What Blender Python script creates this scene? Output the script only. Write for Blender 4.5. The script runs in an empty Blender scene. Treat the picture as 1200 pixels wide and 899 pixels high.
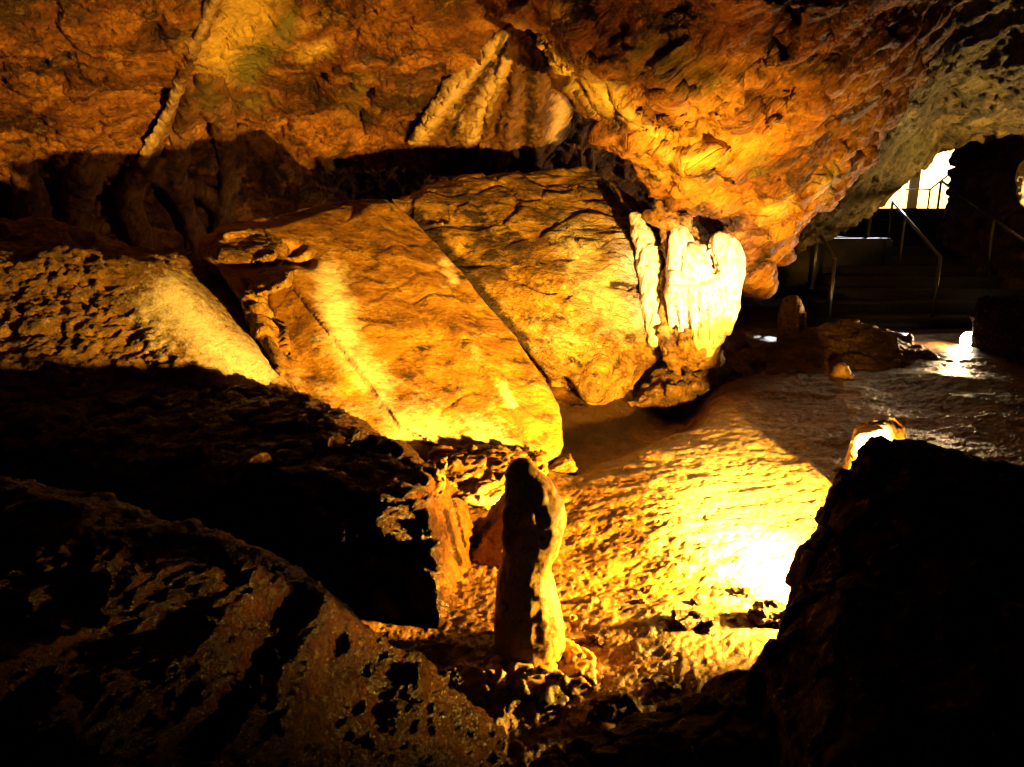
import bpy, bmesh, math, random
import numpy as np
from mathutils import Vector

random.seed(7)
scene = bpy.context.scene
COL = scene.collection

# ------------------------------------------------------------------ camera
F = 850.0; CX, CY = 600.0, 449.5
TH = math.radians(13.2); CAMZ = 1.5
ct, st = math.cos(TH), math.sin(TH)

def P(px, py, Y):
    """point seen at photograph position px, py, standing Y metres ahead"""
    u = (px - CX) / F; v = (CY - py) / F
    dy = ct + v * st; dz = -st + v * ct
    return (u * Y / dy, Y, CAMZ + dz * Y / dy)

def PA(px, py, Y):
    u = (px - CX) / F; v = (CY - py) / F
    dy = ct + v * st; dz = -st + v * ct
    return np.stack([u * Y / dy, Y + 0 * u, CAMZ + dz * Y / dy], -1)

def proj(p):
    x = p[:, 0]; y = p[:, 1]; z = p[:, 2] - CAMZ
    d = np.maximum(y * ct - z * st, 1e-3); up = y * st + z * ct
    return CX + F * x / d, CY - F * up / d

cd = bpy.data.cameras.new('camera'); cam = bpy.data.objects.new('camera', cd); COL.objects.link(cam)
cam.location = (0, 0, CAMZ); cam.rotation_euler = (math.radians(90) - TH, 0, 0)
cd.sensor_width = 36; cd.lens = F / 1200 * 36; cd.clip_start = 0.05; cd.clip_end = 3000
scene.camera = cam

# ------------------------------------------------------------------ noise
def _h(ix, iy, iz, s):
    h = (ix * 374761393 + iy * 668265263 + iz * 2147483647 + s * 1274126177) & 0xFFFFFFFF
    h = ((h ^ (h >> 13)) * 1274126177) & 0xFFFFFFFF
    h = ((h ^ (h >> 15)) * 2246822519) & 0xFFFFFFFF
    return (h ^ (h >> 16)) & 0xFFFFFFFF
_G = np.random.RandomState(3).normal(size=(256, 3)); _G /= np.linalg.norm(_G, axis=1)[:, None]

def perlin(p, seed=0):
    i = np.floor(p).astype(np.int64); f = p - i
    w = f * f * f * (f * (f * 6 - 15) + 10)
    r = 0
    for dx in (0, 1):
        wx = w[:, 0] if dx else 1 - w[:, 0]
        for dy in (0, 1):
            wy = w[:, 1] if dy else 1 - w[:, 1]
            for dz in (0, 1):
                wz = w[:, 2] if dz else 1 - w[:, 2]
                g = _G[_h(i[:, 0] + dx, i[:, 1] + dy, i[:, 2] + dz, seed) & 255]
                r = r + wx * wy * wz * ((f[:, 0] - dx) * g[:, 0] + (f[:, 1] - dy) * g[:, 1] + (f[:, 2] - dz) * g[:, 2])
    return r * 1.6

def fbm(p, freq=1.0, octv=4, seed=0, gain=0.5, ridged=False, stretch=None):
    q = p * freq
    if stretch is not None:
        d, k = stretch
        d = np.array(d, float); d /= np.linalg.norm(d)
        a = q @ d
        q = q + np.outer(a * (k - 1), d)
    s = 0; a = 1.0; t = 0
    for o in range(octv):
        n = perlin(q + 17.3 * o, seed + o)
        if ridged: n = 1 - 2 * np.abs(n)
        s = s + a * n; t += a; a *= gain; q = q * 2.03
    return s / t

def facets(p, freq, seed=0):
    """broken rock: every cell has its own tilted plane"""
    q = p * freq
    q = q + 0.35 * np.stack([perlin(q * 1.3, seed + 5), perlin(q * 1.3 + 9, seed + 6), perlin(q * 1.3 + 21, seed + 7)], -1)
    i = np.floor(q).astype(np.int64)
    best = np.full(len(q), 9e9); res = np.zeros(len(q)); b2 = np.full(len(q), 9e9)
    for dx in (-1, 0, 1):
        for dy in (-1, 0, 1):
            for dz in (-1, 0, 1):
                c = i + np.array([dx, dy, dz])
                h = _h(c[:, 0], c[:, 1], c[:, 2], seed)
                off = np.stack([(h & 255) / 255, ((h >> 8) & 255) / 255, ((h >> 16) & 255) / 255], -1)
                d = q - (c + off)
                dist = (d * d).sum(1)
                g = _G[(h >> 5) & 255]
                val = (d * g).sum(1) + ((h >> 11) & 255) / 255.0 - .5
                m = dist < best
                b2 = np.where(m, best, np.minimum(b2, dist))
                res = np.where(m, val, res); best = np.where(m, dist, best)
    edge = np.clip((np.sqrt(b2) - np.sqrt(best)) / 0.12, 0, 1)
    return res * 0.8 * edge - (1 - edge) * 0.5

def seg_dist(px, py, line):
    best = np.full(len(px), 1e9)
    for (a, b) in zip(line[:-1], line[1:]):
        ax, ay = a[:2]; bx, by = b[:2]
        vx, vy = bx - ax, by - ay; L = vx * vx + vy * vy + 1e-9
        t = np.clip(((px - ax) * vx + (py - ay) * vy) / L, 0, 1)
        best = np.minimum(best, np.hypot(px - ax - t * vx, py - ay - t * vy))
    return best

# ------------------------------------------------------------------ materials
def rgb(c): return (c[0], c[1], c[2], 1)

def rock_mat(name, dark, mid, light, calcite=(.80, .68, .52), green=(.14, .13, .03), stain_shade=(.025, .010, .003),
             scale=3.0, rough=(.45, .8), bump=.5, bdist=.03, fine=40, spec=.5, masks=True, streak=None, crack=True, contrast=1.0):
    m = bpy.data.materials.new(name); m.use_nodes = True
    nt = m.node_tree; N = nt.nodes; L = nt.links
    bsdf = N['Principled BSDF']
    geo = N.new('ShaderNodeNewGeometry')
    vec = geo.outputs['Position']
    if streak:
        mp = N.new('ShaderNodeMapping'); mp.vector_type = 'TEXTURE'
        mp.inputs['Rotation'].default_value = streak[0]; mp.inputs['Scale'].default_value = streak[1]
        L.new(vec, mp.inputs['Vector']); vec = mp.outputs['Vector']
    def noise(sc, det=8, r=.6, dist=0.0, v=None):
        n = N.new('ShaderNodeTexNoise'); n.inputs['Scale'].default_value = sc; n.inputs['Detail'].default_value = det
        n.inputs['Roughness'].default_value = r; n.inputs['Distortion'].default_value = dist
        L.new(v or vec, n.inputs['Vector']); return n.outputs['Fac']
    def ramp(src, stops):
        r = N.new('ShaderNodeValToRGB'); e = r.color_ramp.elements
        while len(e) < len(stops): e.new(.5)
        for k, (pos, c) in enumerate(stops):
            e[k].position = pos; e[k].color = rgb(c)
        L.new(src, r.inputs['Fac']); return r.outputs['Color']
    def mapr(src, a, b, c=0., d=1.):
        r = N.new('ShaderNodeMapRange'); r.inputs[1].default_value = a; r.inputs[2].default_value = b
        r.inputs[3].default_value = c; r.inputs[4].default_value = d; L.new(src, r.inputs[0]); return r.outputs[0]
    def mix(f, a, b, mode='MIX'):
        x = N.new('ShaderNodeMix'); x.data_type = 'RGBA'; x.blend_type = mode
        if isinstance(f, float): x.inputs[0].default_value = f
        else: L.new(f, x.inputs[0])
        for s, k in ((a, 6), (b, 7)):
            if isinstance(s, tuple): x.inputs[k].default_value = rgb(s)
            else: L.new(s, x.inputs[k])
        return x.outputs[2]
    def mth(op, a, b):
        x = N.new('ShaderNodeMath'); x.operation = op
        for k, s in enumerate((a, b)):
            if isinstance(s, (float, int)): x.inputs[k].default_value = s
            else: L.new(s, x.inputs[k])
        return x.outputs[0]
    n1 = noise(scale, 7, .7, .5)
    lo = .5 - .17 / contrast; hi = .5 + .17 / contrast
    col = ramp(n1, [(lo, dark), (.5, mid), (hi, light)])
    n2 = noise(scale * 3.3, 6, .72)
    col = mix(mapr(n2, .52, .64), col, stain_shade)
    n3 = noise(scale * .55, 4, .6, .8)
    col = mix(mapr(n3, .56, .7, 0, .55), col, light)
    # fine mottling
    n4 = noise(fine, 4, .8)
    col = mix(.55, col, mix(mapr(n4, .3, .7), (.22, .17, .12), (1.7, 1.7, 1.7)), 'MULTIPLY')
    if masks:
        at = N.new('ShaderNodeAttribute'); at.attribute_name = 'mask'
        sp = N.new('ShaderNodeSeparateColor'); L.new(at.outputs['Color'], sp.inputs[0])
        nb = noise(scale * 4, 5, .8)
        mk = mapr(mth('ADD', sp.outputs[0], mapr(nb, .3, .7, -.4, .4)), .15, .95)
        col = mix(mk, col, calcite)  # calcite colour doubles as painted lamplight under some masks
        mg = mapr(mth('ADD', sp.outputs[1], mapr(nb, .3, .7, .35, -.35)), .35, .75)
        col = mix(mg, col, green)
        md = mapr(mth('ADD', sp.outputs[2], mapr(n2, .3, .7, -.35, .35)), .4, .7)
        col = mix(md, col, stain_shade)  # stain colour doubles as painted shade around the boulders
    L.new(col, bsdf.inputs['Base Color'])
    L.new(mapr(n4, .3, .7, rough[0], rough[1]), bsdf.inputs['Roughness'])
    bsdf.inputs['Specular IOR Level'].default_value = spec
    # relief
    hsum = mth('ADD', mth('MULTIPLY', n2, .8), mth('MULTIPLY', noise(scale * 9, 5, .8), .7))
    if crack:
        vo = N.new('ShaderNodeTexVoronoi'); vo.feature = 'DISTANCE_TO_EDGE'; vo.inputs['Scale'].default_value = scale * 1.6
        wv = N.new('ShaderNodeVectorMath'); wv.operation = 'ADD'
        nz = N.new('ShaderNodeTexNoise'); nz.inputs['Scale'].default_value = scale * 2; nz.inputs['Detail'].default_value = 3
        L.new(vec, nz.inputs['Vector']); L.new(vec, wv.inputs[0]); L.new(nz.outputs['Color'], wv.inputs[1]); L.new(wv.outputs[0], vo.inputs['Vector'])
        hsum = mth('ADD', hsum, mapr(vo.outputs['Distance'], 0, .05, -.25, 0))
    hsum = mth('ADD', hsum, mth('MULTIPLY', n4, .3))
    b = N.new('ShaderNodeBump'); b.inputs['Strength'].default_value = bump; b.inputs['Distance'].default_value = bdist
    L.new(hsum, b.inputs['Height']); L.new(b.outputs['Normal'], bsdf.inputs['Normal'])
    return m

def plain(name, color, rough=.5, metal=0., spec=.5):
    m = bpy.data.materials.new(name); m.use_nodes = True
    nt = m.node_tree; b = nt.nodes['Principled BSDF']
    n = nt.nodes.new('ShaderNodeTexNoise'); n.inputs['Scale'].default_value = 30; n.inputs['Detail'].default_value = 5
    r = nt.nodes.new('ShaderNodeValToRGB')
    r.color_ramp.elements[0].position = .35; r.color_ramp.elements[0].color = rgb([c * .6 for c in color])
    r.color_ramp.elements[1].position = .65; r.color_ramp.elements[1].color = rgb(color)
    nt.links.new(n.outputs['Fac'], r.inputs['Fac']); nt.links.new(r.outputs['Color'], b.inputs['Base Color'])
    b.inputs['Roughness'].default_value = rough; b.inputs['Metallic'].default_value = metal
    b.inputs['Specular IOR Level'].default_value = spec
    return m

def emis(name, color, s):
    m = bpy.data.materials.new(name); m.use_nodes = True
    b = m.node_tree.nodes['Principled BSDF']; b.inputs['Base Color'].default_value = rgb(color)
    b.inputs['Emission Color'].default_value = rgb(color); b.inputs['Emission Strength'].default_value = s
    return m

M = {}
M['slab'] = rock_mat('ochre_limestone', (.11, .043, .005), (.27, .125, .012), (.44, .24, .03), scale=2.6, bump=.9, bdist=.022, crack=False, fine=55, contrast=1.4,
                     streak=((0, .5, .35), (2.2, 1, 1)))
M['slab2'] = rock_mat('ochre_brown_limestone', (.07, .027, .004), (.30, .15, .018), (.52, .32, .055), scale=3.0, contrast=1.4, bump=1.0, bdist=.035,
                      streak=((0, .3, .2), (2.0, 1, 1)))
M['left'] = rock_mat('rough_brown_rock', calcite=(.88, .80, .74), dark=(.05, .022, .005), mid=(.16, .075, .012), light=(.30, .16, .03), scale=4, bump=.9, bdist=.04)
M['ceil'] = rock_mat('orange_cave_rock', calcite=(.75, .50, .12), dark=(.035, .011, .003), mid=(.17, .055, .009), light=(.42, .18, .028), contrast=1.8, scale=1.5, bump=.9, bdist=.04,
                     green=(.19, .16, .045), streak=((0, -.6, .5), (2.0, 1, 1)))
M['hang'] = rock_mat('orange_ceiling_rock', (.04, .011, .002), (.26, .095, .012), (.55, .28, .04), contrast=1.8, scale=1.4, calcite=(.85, .62, .2), bump=1.0, bdist=.05,  # golden calcite colour also paints the glow of the lower rim
                     green=(.17, .13, .03), streak=((0, -.7, .4), (4.0, 1, 1), ))
M['olive'] = rock_mat('olive_rock', (.018, .011, .002), (.09, .055, .010), (.26, .18, .045), contrast=1.5, scale=3, bump=1, bdist=.05)
M['brown'] = rock_mat('dark_brown_rock', (.05, .025, .01), (.14, .07, .022), (.25, .13, .05), scale=3, bump=1, bdist=.05)
M['shell'] = rock_mat('deep_cave_rock', (.03, .014, .005), (.08, .04, .014), (.14, .075, .03), scale=1.5, bump=1, bdist=.06, masks=False)
M['wet'] = rock_mat('wet_dark_rock', (.014, .0045, .001), (.05, .017, .0025), (.12, .042, .005), scale=7, bump=1.0, bdist=.06, rough=(.2, .42),
                    fine=100, masks=True, calcite=(.3, .13, .02), spec=.22)  # orange calcite colour paints the ledge's lamplit edge
M['jet'] = rock_mat('shade_black_rock', (.006, .003, .002), (.014, .007, .003), (.03, .015, .006), scale=6, bump=.8, bdist=.02, rough=(.7, .9), spec=.05)  # near-black colour stands in for the shade on unlit rocks
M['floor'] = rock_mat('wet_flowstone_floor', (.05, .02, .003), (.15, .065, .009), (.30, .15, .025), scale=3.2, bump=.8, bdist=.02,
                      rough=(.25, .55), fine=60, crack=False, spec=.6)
M['stal'] = rock_mat('tan_stalagmite_stone', (.28, .14, .03), (.44, .25, .06), (.55, .35, .10), scale=6, bump=.35, bdist=.012, rough=(.35, .6), fine=90, crack=False)
M['calcite'] = rock_mat('cream_calcite', (.60, .48, .30), (.76, .67, .50), (.86, .81, .70), stain_shade=(.48, .28, .09), scale=5, bump=.4, bdist=.015, rough=(.3, .55), fine=60, crack=False)
M['drape'] = rock_mat('pale_flowstone', (.12, .05, .012), (.24, .12, .03), (.38, .22, .07), scale=5, bump=.7, bdist=.03, crack=False)
M['veil'] = rock_mat('banded_orange_flowstone', (.07, .025, .006), (.17, .07, .015), (.28, .14, .035), calcite=(.8, .55, .3), scale=4, bump=.9, bdist=.03, crack=False, streak=((0, .5, 0), (1, 1, 3)))
M['step'] = rock_mat('worn_concrete_step', (.015, .011, .008), (.028, .02, .014), (.05, .035, .025), scale=5, bump=.4, bdist=.01, masks=False, crack=False)
M['steel'] = plain('brushed_steel', (.22, .2, .18), .4, .8)
M['black'] = plain('black_painted_metal', (.03, .03, .03), .5, .3)
M['wood'] = plain('orange_wood', (.8, .3, .04), .6)
M['soil'] = plain('pale_gravel', (.3, .27, .22), .9)

# ------------------------------------------------------------------ objects
def tag(o, label=None, cat=None, group=None, kind=None):
    if label: o['label'] = label
    if cat: o['category'] = cat
    if group: o['group'] = group
    if kind: o['kind'] = kind
    return o

def empty(name, loc):
    o = bpy.data.objects.new(name, None); COL.objects.link(o); o.location = loc; o.empty_display_size = .1
    bpy.context.view_layer.update()
    return o

def mesh_obj(name, me, mat, parent=None):
    me.name = name
    o = bpy.data.objects.new(name, me); COL.objects.link(o)
    me.materials.clear(); me.materials.append(mat)
    me.polygons.foreach_set('use_smooth', np.ones(len(me.polygons), bool))
    if parent is not None:
        o.parent = parent; o.matrix_parent_inverse = parent.matrix_world.inverted()
    return o

def set_masks(me, co, calc_glow=(), green=(), dark=()):
    px, py = proj(co)
    out = np.zeros((len(co), 4), np.float32); out[:, 3] = 1
    for k, lst in enumerate((calc_glow, green, dark)):
        for line, w, a in lst:
            d = seg_dist(px, py, line)
            out[:, k] = np.maximum(out[:, k], a * np.exp(-(d / w) ** 2))
    at = me.color_attributes.new('mask', 'FLOAT_COLOR', 'POINT')
    at.data.foreach_set('color', out.ravel())

def get_co(me):
    a = np.empty(len(me.vertices) * 3, np.float32); me.vertices.foreach_get('co', a); return a.reshape(-1, 3).astype(np.float64)
def get_no(me):
    a = np.empty(len(me.vertices) * 3, np.float32); me.vertex_normals.foreach_get('vector', a); return a.reshape(-1, 3).astype(np.float64)
def put_co(me, co):
    me.vertices.foreach_set('co', co.astype(np.float32).ravel()); me.update()

def hull(bm, pts):
    vs = [bm.verts.new(p) for p in pts]
    r = bmesh.ops.convex_hull(bm, input=vs)
    junk = list({g for g in r['geom_interior'] + r['geom_unused'] if isinstance(g, bmesh.types.BMVert) and g.is_valid})
    if junk: bmesh.ops.delete(bm, geom=junk, context='VERTS')

def tube(bm, pts, rad, seg=14, caps=True):
    pts = [Vector(p) for p in pts]; rings = []
    n = len(pts)
    for k, p in enumerate(pts):
        d = (pts[min(k + 1, n - 1)] - pts[max(k - 1, 0)]).normalized()
        a = d.cross(Vector((.13, 1, .07))).normalized()
        if a.length < .5: a = Vector((1, 0, 0))
        b = d.cross(a)
        rr = rad[k] if isinstance(rad, (list, tuple)) else rad
        rings.append([bm.verts.new(p + a * math.cos(t) * rr + b * math.sin(t) * rr) for t in [2 * math.pi * j / seg for j in range(seg)]])
    for r0, r1 in zip(rings[:-1], rings[1:]):
        for j in range(seg):
            bm.faces.new((r0[j], r0[(j + 1) % seg], r1[(j + 1) % seg], r1[j]))
    if caps:
        bm.faces.new(rings[0][::-1]); bm.faces.new(rings[-1])

def ptube(bm, spec, k=1.0):
    """spec: (px, py, Y, radius in photo pixels) joined by a smooth curve"""
    pts = [P(*s[:3]) for s in spec]; rad = [s[3] * s[2] / F * k for s in spec]
    n = len(pts); A = np.array(pts); R = np.array(rad)
    t = np.arange(n); T = np.linspace(0, n - 1, max(3, (n - 1) * 5 + 1))
    def cr(V):
        out = []
        for x in T:
            i = min(int(x), n - 2); f = x - i
            p0, p1, p2, p3 = V[max(i - 1, 0)], V[i], V[i + 1], V[min(i + 2, n - 1)]
            out.append(.5 * (2 * p1 + (p2 - p0) * f + (2 * p0 - 5 * p1 + 4 * p2 - p3) * f * f + (3 * p1 - p0 - 3 * p2 + p3) * f ** 3))
        return out
    A2 = cr(A); R2 = [max(float(r), .003) for r in cr(R)]
    # rounded ends
    d0 = Vector(A2[0] - A2[1]).normalized(); d1 = Vector(A2[-1] - A2[-2]).normalized()
    pp = [Vector(A2[0]) + d0 * R2[0] * .9, Vector(A2[0]) + d0 * R2[0] * .6] + [Vector(a) for a in A2] + [Vector(A2[-1]) + d1 * R2[-1] * .6, Vector(A2[-1]) + d1 * R2[-1] * .9]
    rr = [R2[0] * .35, R2[0] * .8] + R2 + [R2[-1] * .8, R2[-1] * .35]
    tube(bm, pp, rr)

def sculpt(name, bm, voxel, smooth, disp, mat, parent=None, calc_glow=(), green=(), dark=(), relief=(), calm=()):
    """one closed rock surface grown round the shapes in bm, then weathered"""
    bmesh.ops.recalc_face_normals(bm, faces=bm.faces[:])
    me = bpy.data.meshes.new(name + '_src'); bm.to_mesh(me); bm.free()
    tmp = bpy.data.objects.new('tmp', me); COL.objects.link(tmp)
    r = tmp.modifiers.new('r', 'REMESH'); r.mode = 'VOXEL'; r.voxel_size = voxel; r.adaptivity = 0
    if smooth:
        s = tmp.modifiers.new('s', 'SMOOTH'); s.iterations = smooth; s.factor = .5
    dg = bpy.context.evaluated_depsgraph_get(); dg.update()
    out = bpy.data.meshes.new_from_object(tmp.evaluated_get(dg))
    bpy.data.objects.remove(tmp); bpy.data.meshes.remove(me)
    lk = None
    if calm:
        px, py = proj(get_co(out)); lk = np.ones(len(px))
        for line, w, a in calm: lk *= 1 - a * np.exp(-(seg_dist(px, py, line) / w) ** 4)
    weather(out, disp, relief, lk)
    set_masks(out, get_co(out), calc_glow, green, dark)
    return mesh_obj(name, out, mat, parent)

def weather(me, disp, relief=(), lock=None):
    for stage in disp:
        co = get_co(me); no = get_no(me); h = np.zeros(len(co))
        for d in stage:
            kind, freq, amp = d[:3]; kw = d[3] if len(d) > 3 else {}
            sd = kw.get('seed', 1)
            if kind == 'fbm': h += amp * fbm(co, freq, kw.get('oct', 4), sd, kw.get('gain', .5), False, kw.get('stretch'))
            elif kind == 'ridge': h += amp * (fbm(co, freq, kw.get('oct', 4), sd, kw.get('gain', .5), True, kw.get('stretch')) - .4)
            elif kind == 'facet': h += amp * facets(co, freq, sd)
            elif kind == 'pit':
                n = fbm(co, freq, 3, sd, .5, False, kw.get('stretch')); h -= amp * np.clip((n - kw.get('t', .2)) * 5, 0, 1)
            elif kind == 'strata':   # ledges: sharp steps across a direction
                dr = np.array(kw['dir'], float); dr /= np.linalg.norm(dr)
                c = co @ dr * freq + 1.2 * fbm(co, kw.get('wf', 1.2), 4, sd)
                fr = c - np.floor(c); h += amp * (np.minimum(fr / .75, (1 - fr) / .25) - .5) * (.6 + .8 * fbm(co, 1.1, 2, sd + 3))
        if lock is not None: h = h * lock
        put_co(me, co + no * h[:, None])
    if relief:
        co = get_co(me); no = get_no(me); px, py = proj(co); h = np.zeros(len(co))
        w8 = 6 * fbm(co, 3, 3, 77)
        for line, w, a in relief:
            h += a * np.exp(-((seg_dist(px + w8, py + w8, line)) / w) ** 2)
        front = np.clip(-(no[:, 1]) * 3 + .8, 0, 1)
        put_co(me, co + no * (h * front)[:, None])

def grid_mesh(name, V, back=None):
    nr, nc = V.shape[:2]
    idx = np.arange(nr * nc).reshape(nr, nc)
    q = np.stack([idx[:-1, :-1], idx[1:, :-1], idx[1:, 1:], idx[:-1, 1:]], -1).reshape(-1, 4)
    co = V.reshape(-1, 3)
    if back is not None:
        n = nr * nc
        co = np.concatenate([co, co + np.array(back)])
        rim = np.concatenate([idx[0, :], idx[1:, -1], idx[-1, -2::-1], idx[-2:0:-1, 0]])
        r2 = np.roll(rim, -1)
        q = np.concatenate([q, q[:, ::-1] + n, np.stack([rim, r2, r2 + n, rim + n], -1)])
    me = bpy.data.meshes.new(name)
    me.vertices.add(len(co)); me.vertices.foreach_set('co', co.astype(np.float32).ravel())
    me.loops.add(len(q) * 4); me.loops.foreach_set('vertex_index', q.astype(np.int32).ravel())
    me.polygons.add(len(q)); me.polygons.foreach_set('loop_start', np.arange(len(q), dtype=np.int32) * 4)
    me.update(calc_edges=True); me.validate()
    return me

def box(bm, c, s, rz=0, bev=0):
    r = bmesh.ops.create_cube(bm, size=1); vs = r['verts']
    for v in vs:
        x, y, z = v.co.x * s[0], v.co.y * s[1], v.co.z * s[2]
        v.co = (c[0] + x * math.cos(rz) - y * math.sin(rz), c[1] + x * math.sin(rz) + y * math.cos(rz), c[2] + z)
    if bev:
        es = list({e for v in vs for e in v.link_edges})
        bmesh.ops.bevel(bm, geom=es, offset=bev, segments=2, affect='EDGES')

def bm_obj(name, bm, mat, parent=None, smooth=True):
    bmesh.ops.recalc_face_normals(bm, faces=bm.faces[:])
    me = bpy.data.meshes.new(name); bm.to_mesh(me); bm.free()
    o = mesh_obj(name, me, mat, parent)
    if not smooth: me.polygons.foreach_set('use_smooth', np.zeros(len(me.polygons), bool))
    return o

LAMP = np.array([1.50, 2.48, .25])       # the flood lamp behind the dark rock

# ================================================================== the cave shell
rings = [(-3.2, 0, 1.5, .4, .4), (-3, 0, 1.5, 3, 2.4), (0, 0, 1.5, 5, 3.6), (4, .5, 1.5, 7, 4.2), (8, 1.5, 1.5, 8, 4), (10.5, 4.2, 1.5, 6, 3.2),
         (13, 6.6, 1.7, 4, 2.4), (15.5, 8.6, 2.0, 2.6, 1.6), (17.3, 9.6, 2.1, 1.9, 1.3), (18, 9.9, 2.1, 2.0, 1.3)]
ys = np.array([r[0] for r in rings], float)
T = np.linspace(0, len(rings) - 1, 220); A = np.linspace(0, 2 * np.pi, 260)
ri = np.array(rings, float)
R = np.stack([np.interp(T, np.arange(len(rings)), ri[:, k]) for k in range(5)], -1)
V = np.stack([R[:, None, 1] + R[:, None, 3] * np.cos(A)[None], R[:, None, 0] + 0 * A[None], R[:, None, 2] + R[:, None, 4] * np.sin(A)[None]], -1)
me = grid_mesh('cave_wall', V)
lk = np.interp(get_co(me)[:, 1], [15, 17.5], [1, .25])
weather(me, [[('fbm', .5, .5), ('ridge', 1.3, .18, {'seed': 4})]], lock=lk)
o = mesh_obj('cave_wall', me, M['shell'])
tag(o, 'dark rock wall and roof enclosing the whole cave', 'cave wall', kind='structure')

# ================================================================== floor
ny, nx = 620, 760
yy = np.geomspace(1.0, 19, ny); tt = np.linspace(-1.0, 1.05, nx)
X = yy[:, None] * tt[None]; Y = np.repeat(yy[:, None], nx, 1)
pt = np.stack([X.ravel(), Y.ravel(), np.zeros(X.size)], -1)
z = .05 * fbm(pt, .8, 3, 2)
near = 1 / (1 + np.exp((pt[:, 1] + .22 * pt[:, 0] - 2.02 + .2 * fbm(pt, 2.5, 3, 8)) * 10))
z -= .14 * near
rough = np.clip(near * 1.3 + .0, 0, 1)
amp = np.interp(pt[:, 1], [2, 6, 9, 12], [1, 1, .8, .2])
# rimstone ripples: short scallops running across the slope, seen as dark and bright dashes
rp = fbm(pt, 5.5, 4, 11, .55, True, ((1, .35, 0), .45))
z += amp * .013 * rp + amp * .035 * fbm(pt, 1.6, 3, 16)
z += amp * .009 * fbm(pt, 13, 4, 17, .7)
fx, fy = proj(pt)
z -= .30 * np.exp(-(seg_dist(fx, fy, [(660, 512), (720, 492), (800, 468)]) / (30 + 10 * fbm(pt, 2.5, 4, 19))) ** 2)  # hollow sunk here so the floor under the middle boulder falls into shade
z += amp * .009 * fbm(pt, 30, 3, 12, .6, True, ((1, .45, 0), .45))
z += .004 * fbm(pt, 60, 2, 14)
z += rough * (.05 * fbm(pt, 5, 4, 21, .6, True) + .012 * fbm(pt, 22, 3, 22, .6))
# a low shelf rising towards the left and back
z += .10 * np.clip((pt[:, 1] - 5.2) / 2, 0, 1) * np.clip((2.6 - pt[:, 0]) / 1.5, 0, 1)
V = np.stack([X, Y, z.reshape(X.shape)], -1)
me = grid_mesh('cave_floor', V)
set_masks(me, get_co(me), calc_glow=[([(860, 590), (960, 650)], 85, .95)], dark=[([(660, 500), (720, 485), (790, 462)], 38, 1.0), ([(745, 705), (770, 740)], 28, .6)])  # masks paint a white pool of lamplight and shade beneath the middle boulder
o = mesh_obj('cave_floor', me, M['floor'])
tag(o, 'wet rippled golden flowstone floor running back to the stairs', 'cave floor', kind='structure')

# outside ground beyond the entrance
bm = bmesh.new(); box(bm, (14, 60, 1.2), (200, 84, .3))
o = bm_obj('ground', bm, M['soil']); tag(o, 'bright open ground outside the cave mouth', 'ground', kind='structure')

# ================================================================== left wall and roof
cpx = [-600, -50, 150, 300, 480, 640, 800, 1000]
cpy = [-520, -100, 60, 150, 230, 380]
tabY = np.array([[2.2, 3.0, 3.3, 3.5, 3.7, 3.9, 4.2, 4.4],
                 [3.4, 4.6, 5.0, 5.2, 5.3, 5.4, 5.6, 6.0],
                 [4.2, 5.4, 5.9, 6.4, 6.6, 7.0, 7.8, 8.4],
                 [5.2, 6.7, 7.2, 8.2, 8.2, 8.3, 8.8, 9.2],
                 [5.7, 7.4, 8.0, 9.0, 9.0, 9.0, 9.2, 9.6],
                 [6.0, 7.8, 8.4, 9.4, 9.4, 9.2, 9.3, 9.6]])
def wallY(px, py):
    px = np.atleast_1d(np.asarray(px, float)); py = np.atleast_1d(np.asarray(py, float))
    rows = np.stack([np.interp(px, cpx, r) for r in tabY], -1)
    j = np.clip(np.searchsorted(cpy, py) - 1, 0, len(cpy) - 2)
    c = np.array(cpy, float); f = np.clip((py - c[j]) / (c[j + 1] - c[j]), 0, 1)
    k = np.arange(len(px))
    return rows[k, j] * (1 - f) + rows[k, j + 1] * f
def WY(px, py): return float(wallY(px, py)[0])
gx, gy = np.meshgrid(np.linspace(-600, 862, 800), np.linspace(-520, 380, 560))
Yw = wallY(gx.ravel(), gy.ravel()).reshape(gx.shape)
for _ in range(40):
    Yw[1:-1] = (Yw[:-2] + 2 * Yw[1:-1] + Yw[2:]) / 4; Yw[:, 1:-1] = (Yw[:, :-2] + 2 * Yw[:, 1:-1] + Yw[:, 2:]) / 4
me = grid_mesh('cave_ceiling', PA(gx, gy, Yw), back=(0, .7, .5))
n0 = gx.size; lk = np.concatenate([np.ones(n0), np.zeros(n0)])
weather(me, [[('fbm', .55, -.28, {'seed': 5})], [('ridge', 1.3, .07, {'seed': 9, 'stretch': ((-.6, .3, -.7), .45)}), ('facet', 1.9, .06, {'seed': 3})],
             [('fbm', 9, .05, {'seed': 6, 'oct': 5, 'gain': .75}), ('pit', 12, .03, {'seed': 8})]], lock=lk,
        relief=[([(225, 60), (235, 190)], 22, .0)])
set_masks(me, get_co(me),
          calc_glow=[([(262, 60), (285, 20), (300, -10)], 36, 1.1), ([(355, 65), (380, 55)], 12, .8), ([(345, 35), (400, 20)], 14, .35)],
          green=[([(310, 60), (290, 80)], 28, .8), ([(340, 20), (330, 50)], 22, .7), ([(425, 90), (410, 130)], 30, .5), ([(250, 130), (310, 120)], 26, .5)],
          dark=[([(0, 190), (100, 190)], 40, .5), ([(480, 60), (440, 40)], 30, .3)])
o = mesh_obj('cave_ceiling', me, M['ceil'])
tag(o, 'rusty orange pitted cave roof leaning over the boulders on the left', 'cave ceiling', kind='structure')

def wt(bm, pts, off=.05):
    ptube(bm, [(x, y, WY(x, y) - off, r) for x, y, r in pts])

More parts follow.
